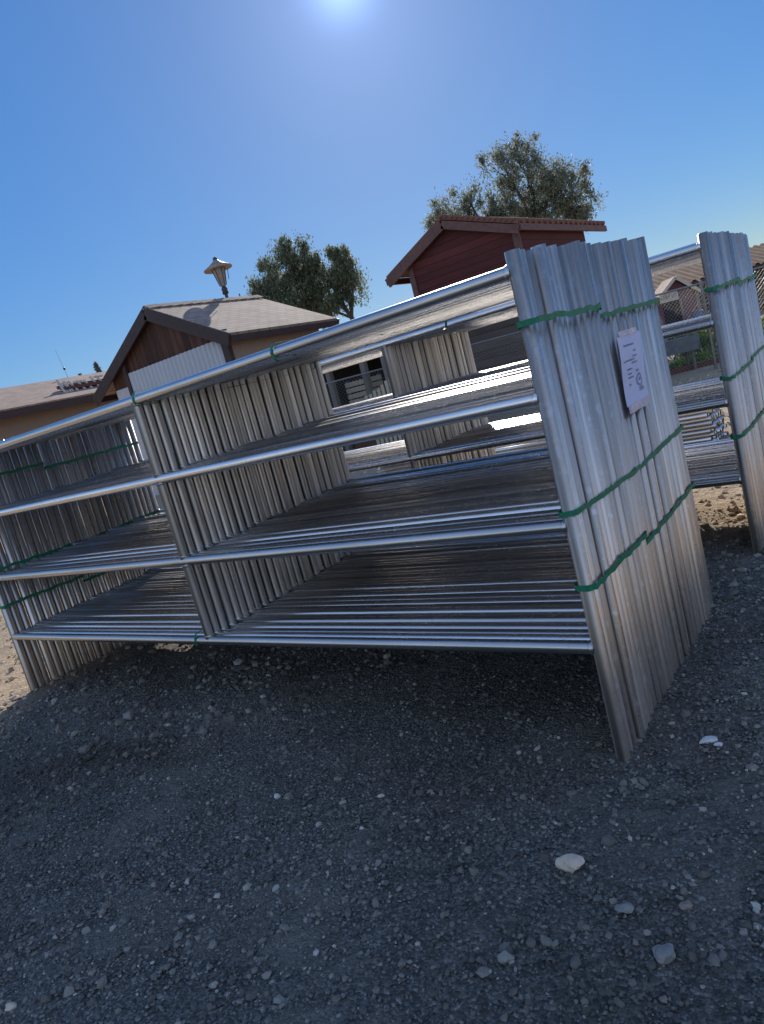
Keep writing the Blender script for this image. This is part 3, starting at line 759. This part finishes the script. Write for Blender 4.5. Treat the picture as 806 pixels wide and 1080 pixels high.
b.build('roof_tile', M['rust_roof_edge'], br_)
b = MB()
b.beam(bl((px_, gy0-.02, pz-.13)), bl((ex, gy0-.02, ez-.13)), .05, .14)
b.beam(bl((px_, gy0-.02, pz-.13)), bl((lx_, gy0-.02, lz_-.13)), .05, .17)
b.beam(bl((ex+.02, gy0, ez-.10)), bl((ex+.02, gy1, ez-.10)), .05, .11)
b.beam(bl((lx_-.02, gy0, lz_-.10)), bl((lx_-.02, gy1, lz_-.10)), .05, .11)
b.build('fascia', M['maroon_trim'], bn)
wx0, wx1, wy0, wy1 = -7.66, -5.42, 12.0, 15.0
def bz(x): return pz-.10-(x-px_)*(pz-ez)/(ex-px_) if x > px_ else pz-.10-(px_-x)*(pz-lz_)/(px_-lx_)
b = MB()
for yy in (wy0, wy1-.06):
    k = [(wx0, 2.05), (wx1, 2.05), (wx1, bz(wx1)), (px_, bz(px_)), (wx0, bz(wx0))]
    f = [bl((x, yy, z)) for x, z in k]; g_ = [bl((x, yy+.06, z)) for x, z in k]; n = 5
    b.add(f+g_, [tuple(range(n)), tuple(range(2*n-1, n-1, -1))]+[(i, n+i, n+(i+1) % n, (i+1) % n) for i in range(n)])
b.box(bl((wx1-.06, wy0+.061, 2.05)), bl((wx1-.002, wy1-.061, bz(wx1)-.01))); b.box(bl((wx0+.002, wy0+.061, 2.05)), bl((wx0+.06, wy1-.061, bz(wx0)-.01)))
b.build('wall', M['barn_wood'], bn)
b = MB(); b.box(bl((wx0+.03, wy0+.03, -.05)), bl((wx1-.03, wy1-.03, 2.047))); b.build('lower_wall', M['barn_low'], bn)
b = MB(); b.box(bl((wx1-.10, wy0-.03, 0)), bl((wx1+.03, wy0-.003, bz(wx1)-.04))); b.build('corner_board', M['maroon_trim'], bn)
b = MB(); b.box(bl((wx0-.03, wy0-.03, 0)), bl((wx0+.08, wy0-.003, bz(wx0)-.04)))
b.build('corner_board', M['maroon_trim'], bn)

# ================================================================== OPEN LEAN-TO between shed and barn
ln = thing('open_shed', 'dark open-fronted lean-to seen through the gap between the uprights', 'shed', (-9.6, 13.5, 0))
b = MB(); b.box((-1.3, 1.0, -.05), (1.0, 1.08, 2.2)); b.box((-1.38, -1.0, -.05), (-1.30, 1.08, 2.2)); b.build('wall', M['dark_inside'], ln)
b = MB(); b.slab([(-1.5, -1.3, 2.22), (1.1, -1.3, 2.22), (1.1, 1.2, 2.36), (-1.5, 1.2, 2.36)], .05); b.build('roof', M['rust_roof_edge'], ln)
for x in (-1.0, -.02, .55, .95):
    b = MB(); b.box((x-.06, -1.12, -.05), (x+.06, -1.0, 2.215)); b.build('post', M['grey_wood'], ln)
for k, (x, z, wd, mt, lb_) in enumerate(((-1.0, .0, .8, 'red_wood', 'lowest reddish crate of the stack under the lean-to'), (-.95, .55, .7, 'red_wood', 'middle reddish crate of the stack under the lean-to'), (-.92, 1.1, .62, 'pale_wood', 'top pale crate of the stack under the lean-to'))):
    c = thing('wooden_crate', lb_, 'crate', (-9.6+x+.35, 13.0, z), random.uniform(-.1, .1), 'crates under the lean-to')
    for j in range(4):
        b = MB(); b.box((-wd/2, -.28, .02+j*.13), (wd/2, -.255, .12+j*.13)); b.box((-wd/2, .255, .02+j*.13), (wd/2, .28, .12+j*.13))
        b.box((-wd/2, -.254, .02+j*.13), (-wd/2+.02, .254, .12+j*.13)); b.box((wd/2-.02, -.254, .02+j*.13), (wd/2, .254, .12+j*.13)); b.build('board', M[mt], c)
    b = MB(); b.box((-wd/2+.021, -.254, 0), (wd/2-.021, .254, .018))
    for sx_ in (-1, 1):
        for sy in (-1, 1): b.box((sx_*(wd/2-.05)-.02, sy*.235-.018, .018), (sx_*(wd/2-.05)+.02, sy*.235+.018, .545))
    b.build('frame', M['grey_wood'], c)
pk = thing('picket_pallet', 'pale wooden picket pallet standing upright in front of the lean-to', 'pallet', (-8.98, 11.9, 0), R(12))
b = MB()
for k in range(7):
    b.box((-.34+k*.10, -.012, 0), (-.275+k*.10, .012, 1.25+.035*k+random.uniform(-.03, .03)))
b.build('picket', M['pale_wood'], pk)
for z in (.3, 1.02):
    b = MB(); b.box((-.36, .013, z), (.36, .05, z+.10)); b.build('cross_rail', M['grey_wood'], pk)

# ================================================================== METAL ROOF STABLE (far right)
ang = math.atan2(.578, .80)
stb = thing('stable', 'long low stable with a sunlit tan corrugated metal roof at the far right', 'stable', (-9.0, 42.2, 0), ang)
t = NT('tan_metal_roof'); n_ = t.noise(t.coord('Object', (1, .25, 1)), 3, 5, .6)
M['tan_roof'] = t.set(Base_Color=t.ramp(n_, [(.3, (.30, .19, .12)), (.7, (.44, .30, .20))]), Roughness=.95, Specular_IOR_Level=.1)
b = MB(); vs = []; fs = []; nw = 230; x0, x1 = -9.0, 14.0
for i in range(nw+1):
    x = x0+(x1-x0)*i/nw; k = .045*(1 if i % 4 < 2 else -1)
    vs += [(x, -.6, 2.36+k), (x, 3.4, 3.42+k), (x, 3.42, 3.42+k), (x, 7.4, 2.36+k)]
for i in range(nw):
    a = 4*i
    fs += [(a, a+4, a+5, a+1), (a+2, a+6, a+7, a+3)]
b.add(vs, fs); b.build('roof', M['tan_roof'], stb)
b = MB(); b.box((x0, -.62, 2.14), (x1, -.55, 2.29)); b.build('fascia', M['brown_trim'], stb)
b = MB(); b.box((x0+.3, 2.5, -.05), (x1-.3, 7.0, 2.30)); b.build('wall', M['stable_wood'], stb)
for k in range(10):
    b = MB(); b.box((x0+.4+k*2.4, -.5, -.05), (x0+.58+k*2.4, -.34, 2.13)); b.build('post', M['grey_wood'], stb)
b = MB()
for z in (.6, 1.1, 1.6): b.tube((x0+.4, -.42, z), (x1-.4, -.42, z), .035, 6)
b.build('rail', M['wire'], stb)

# small purple playhouse-like shed with a sign
ps = thing('small_hut', 'tiny faded purple hut with a gable roof, dark doorway and weathered sign', 'hut', (-8.55, 32.75, 0), math.atan2(.578, .776)-R(8))
b = MB()
k = [(-.75, 0), (.62, 0), (.62, 1.78), (0, 2.40), (-.75, 1.78)]
f = [(x, -.06, z) for x, z in k]; g_ = [(x, 0, z) for x, z in k]
# front wall with a doorway: pieces round the opening
b.box((-.75, -.06, -.05), (-.66, 0, 1.62)); b.box((.02, -.06, -.05), (.62, 0, 1.62))
b.add([(-.75, -.06, 1.62), (.62, -.06, 1.62), (.62, -.06, 1.80), (-.03, -.06, 2.42), (-.75, -.06, 1.80), (-.75, 0, 1.62), (.62, 0, 1.62), (.62, 0, 1.80), (-.03, 0, 2.42), (-.75, 0, 1.80)],
      [(0, 1, 2, 3, 4), (9, 8, 7, 6, 5), (0, 5, 6, 1), (1, 6, 7, 2), (2, 7, 8, 3), (3, 8, 9, 4), (4, 9, 5, 0)])
b.box((-.75, 1.5, -.05), (.62, 1.56, 1.8)); b.box((-.75, .002, -.05), (-.70, 1.498, 1.8)); b.box((.57, .002, -.05), (.62, 1.498, 1.8))
b.build('wall', M['purple'], ps)
b = MB(); b.slab([(.86, -.3, 1.68), (.86, 1.7, 1.68), (-.03, 1.7, 2.50), (-.03, -.3, 2.50)], .05); b.slab([(-.03, -.3, 2.50), (-.03, 1.7, 2.50), (-1.0, 1.7, 1.68), (-1.0, -.3, 1.68)], .05)
b.build('roof', M['low_shingle'], ps)
b = MB(); b.beam((-.03, -.33, 2.50), (.88, -.33, 1.66), .05, .13); b.beam((-.03, -.33, 2.50), (-1.02, -.33, 1.66), .05, .13); b.build('trim', M['cream'], ps)
b = MB(); b.box((-.74, -.12, 1.62), (.0, -.08, 2.0)); sg = b.build('sign', M['sign'], ps)
b = MB()
for k_ in range(6):
    x = -.68+k_*.108
    b.box((x, -.126, 1.74), (x+.022, -.122, 1.91)); b.box((x+.023, -.126, 1.88 if k_ % 2 else 1.74), (x+.07, -.122, 1.91 if k_ % 2 else 1.77))
    if k_ % 3: b.box((x+.055, -.1262, 1.775), (x+.075, -.1222, 1.875))
b.build('lettering', M['signink'], sg)
b = MB(); b.box((-.655, .05, 0), (.015, .08, 1.6)); b.build('door', M['dark_inside'], ps)
b = MB(); b.box((.02, -.13, 0), (.10, -.063, 1.60)); b.build('door_post', M['grey_wood'], ps)
br2 = thing('barrel', 'blue plastic barrel standing beside the purple hut', 'barrel', (-7.75, 32.4, 0))
b = MB(); b.lathe((0, 0, 0), [(.0, 0), (.26, .0), (.28, .04), (.30, .3), (.31, .33), (.30, .36), (.30, .6), (.31, .63), (.30, .66), (.28, .92), (.25, .95), (.0, .95)], 18); b.build('drum', M['blue_cloth'], br2)
b = MB(); b.lathe((.1, 0, .95), [(.05, 0), (.05, .04), (0, .04)], 10); b.build('bung', M['sign'], br2)

# ================================================================== CHAIN-LINK FENCE in front of the yard
fa = Vector((-11.0, 11.3, 0)); fb = Vector((-1.2, 17.3, 0)); FL = (fb-fa).length; fd = (fb-fa).normalized()
cf_ = thing('chain_link_fence', 'grey chain-link fence with round posts across the yard behind the bundles', 'fence', fa, math.atan2(fd.y, fd.x))
b = MB(); hF = 1.65; cell = .075; i = -int(hF/cell)
def seg(x0, z0, x1, z1, yy): b.tube((x0, yy, z0), (x1, yy, z1), .0028, 3, caps=False)
k0 = -hF
while k0 < FL:
    xa_, xb_ = max(0, k0), min(FL, k0+hF)
    if xb_ > xa_:
        seg(xa_, .05+xa_-k0, xb_, .05+xb_-k0, .004); seg(xa_, .05+hF-(xa_-k0), xb_, .05+hF-(xb_-k0), -.004)
    k0 += cell
b.build('mesh', M['wire'], cf_)
for k in range(5):
    b = MB(); x = k*FL/4; b.tube((x, .03, -.1), (x, .03, hF+.08), .028, 10); b.lathe((x, .03, hF+.08), [(.032, -.02), (.03, .02), (.0, .04)], 10); b.build('post', M['wire'], cf_)
b = MB(); b.tube((0, .03, hF+.05), (FL, .03, hF+.05), .018, 8); b.build('top_rail', M['wire'], cf_)

# trough, timber edging, weeds, shrub
tr = thing('trough', 'blue-grey metal feed trough on short legs beyond the far bundle', 'trough', (-5.15, 16.35, 0), R(36))
b = MB(); LT = 2.2
vs = []; fs = []
prof = [(-.26, .72), (-.24, .72), (-.19, .44), (.19, .44), (.24, .72), (.26, .72), (.21, .41), (-.21, .41)]
for x in (-LT/2, LT/2): vs += [(x, y, z) for y, z in prof]
for i in range(8): fs.append((i, (i+1) % 8, 8+(i+1) % 8, 8+i))
b.add(vs, fs); b.box((-LT/2-.01, -.25, .41), (-LT/2-.001, .25, .72)); b.box((LT/2+.001, -.25, .41), (LT/2+.01, .25, .72)); b.build('basin', M['trough'], tr)
for x in (-.95, .95):
    for y in (-.16, .16):
        b = MB(); b.box((x-.025, y-.025, -.03), (x+.025, y+.025, .405)); b.build('leg', M['grey_wood'], tr)
te = MB(); te.beam((-6.6, 15.2, .05), (-3.0, 17.9, .05), .14, .14)
tag(te.build('timber_edging', M['red_wood']), 'brown timber edging lying on the dirt in front of the weeds', 'edging')

def weed(x, y, r, h, n, label, cat='plant', group='weeds by the fence'):
    t_ = thing('weed_clump', label, cat, (x, y, 0), 0, group)
    P = rng.normal(size=(n, 2))*r*.5; hh = h*rng.uniform(.4, 1, n)*np.exp(-(P**2).sum(1)/(r*r*1.2))
    a = rng.uniform(0, 6.28, n); ln_ = rng.uniform(.05, .15, n)*(h/.3)**.5
    d = np.stack([np.cos(a), np.sin(a)], 1); q = np.stack([-d[:, 1], d[:, 0]], 1)
    B0 = np.column_stack([P, np.maximum(hh-.10, .0)]); T0 = np.column_stack([P+d*ln_[:, None], hh+.03])
    Wd = np.column_stack([q*(.016+.012*rng.random((n, 1))), np.zeros(n)]); Mm = (B0+T0)/2; Mm[:, 2] += .03
    V = np.stack([B0, Mm+Wd, T0, Mm-Wd], 1).reshape(-1, 3)
    link('leaf', np_mesh('leaf', V, np.arange(4*n).reshape(n, 4), M['leaf_weed']), t_)
    st = MB()
    for _ in range(14):
        i = random.randrange(n); st.tube((P[i][0]*.6, P[i][1]*.6, -.02), (P[i][0], P[i][1], hh[i]), .006, 4, .003, False)
    st.build('stem', M['twig'], t_)
for x, y, r, h, n, l_ in ((-5.35, 17.0, .5, .22, 700, 'low bright green weeds by the timber edging, left of the shrub'),
                          (-4.55, 17.8, .6, .26, 900, 'low bright green weeds by the timber edging, under the twiggy shrub'),
                          (-5.1, 20.8, .6, .55, 900, 'bright green weed clump behind the twiggy shrub'),
                          (-3.5, 21.5, .9, .6, 1300, 'yellow-green weed clump at the right edge beside the far posts'),
                          (-3.0, 19.0, .7, .5, 900, 'lower yellow-green weed clump at the right edge near the fence'),
                          (-6.6, 29.5, 1.0, .5, 900, 'distant green weeds in front of the stable')):
    weed(x, y, r, h, n, l_)
sh = thing('bare_shrub', 'bare twiggy shrub growing behind the timber edging', 'shrub', (-4.85, 18.3, 0))
b = MB()
def twig(p, d, ln_, r, dep):
    q = p+d*ln_; b.tube(p, q, r, 5, r*.6, False)
    if dep:
        for _ in range(3):
            nd = (d+Vector((random.uniform(-.6, .6), random.uniform(-.6, .6), random.uniform(-.15, .4)))).normalized(); twig(p.lerp(q, random.uniform(.5, 1)), nd, ln_*random.uniform(.55, .8), r*.6, dep-1)
for _ in range(5): twig(Vector((0, 0, -.03)), Vector((random.uniform(-.5, .5), random.uniform(-.5, .5), 1)).normalized(), .32, .016, 3)
b.build('twig', M['twig'], sh)
V, F = leaf_cloud([(0, 0, .7)], [(.5, .5, .3)], [220], .06); link('leaf', np_mesh('leaf', V, F, M['leaf_weed']), sh)

# ================================================================== TREES
tree('broadleaf_tree', 'tall open grey-green tree rising behind the red barn', (-9.4, 22.3),
     [(-11.2, 20.7, 5.75, .75), (-11.65, 20.35, 5.6, .45), (-10.8, 21.0, 6.0, .55), (-10.3, 21.5, 5.5, .6), (-9.9, 21.9, 6.7, .75), (-9.3, 22.4, 6.85, .62), (-9.35, 22.35, 6.05, .9),
      (-8.9, 22.6, 6.0, .8), (-8.6, 22.9, 5.5, .85), (-8.2, 23.0, 5.0, .65), (-8.15, 23.0, 5.7, .45), (-9.1, 22.4, 5.2, .9), (-10.1, 21.8, 5.3, .8), (-9.55, 22.3, 7.3, .28), (-10.6, 21.3, 5.0, .8)],
     [((-9.4, 22.3, 4.2), .22), ((-10.6, 21.3, 4.0), .16)], M['leaf_grey'], 34000, .10, .35, 'trees behind the buildings', (-13.16, 31.22, -0.570), 1.4)
tree('broadleaf_tree', 'dense dark olive tree behind the shed roof, left of its slimmer neighbour', (-17.9, 20.6),
     [(-18.0, 20.65, 6.5, .75), (-18.5, 20.2, 6.1, .7), (-19.0, 19.7, 5.5, .6), (-17.6, 20.9, 6.2, .6), (-18.3, 20.4, 5.4, 1.0), (-17.6, 21.0, 5.2, .8), (-19.1, 19.6, 4.9, .7), (-18.0, 20.6, 7.0, .32), (-17.35, 21.0, 6.65, .3)],
     [((-18.0, 20.6, 4.0), .26)], M['leaf_dark'], 26000, .115, .8, 'trees behind the buildings', (-23.27, 26.78, -0.427), 1.3)
tree('broadleaf_tree', 'slim dark drooping tree at the right end of the shed roof', (-16.5, 21.4),
     [(-16.95, 21.1, 6.05, .5), (-16.35, 21.5, 6.1, .5), (-16.5, 21.4, 5.4, .75), (-16.15, 21.6, 5.0, .6), (-17.05, 21.1, 5.0, .65), (-17.2, 21.05, 5.7, .5), (-17.3, 21.0, 4.6, .7), (-16.1, 21.6, 5.6, .45)],
     [((-16.5, 21.4, 3.9), .2)], M['leaf_dark'], 15000, .115, .9, 'trees behind the buildings', (-21.45, 27.82, -0.427), 1.3)
def conifer(x, y, h, label):
    t_ = thing('conifer_tree', label, 'tree', (x, y, 0), 0, 'distant conifers')
    b = MB(); b.tube((0, 0, -.1), (0, 0, h), .22, 7, .03); b.build('trunk', M['bark'], t_)
    cs = []; rs = []; ks = []
    for k in range(26):
        z = h*(.25+.75*k/26); rr = (1-k/27)*h*.16
        for a in range(4):
            th = random.uniform(0, 6.28); cs.append((rr*.6*math.cos(th), rr*.6*math.sin(th), z)); rs.append((rr*.6, rr*.6, .22)); ks.append(40)
    V, F = leaf_cloud(cs, rs, ks, .35, .2, 3.5); link('crown', np_mesh('crown', V, F, M['leaf_far']), t_)
conifer(-47.9, 30.0, 7.4, 'far grey-green conifer over the low roof, the left one')
conifer(-47.4, 31.2, 8.0, 'far grey-green conifer over the low roof, the right and taller one')
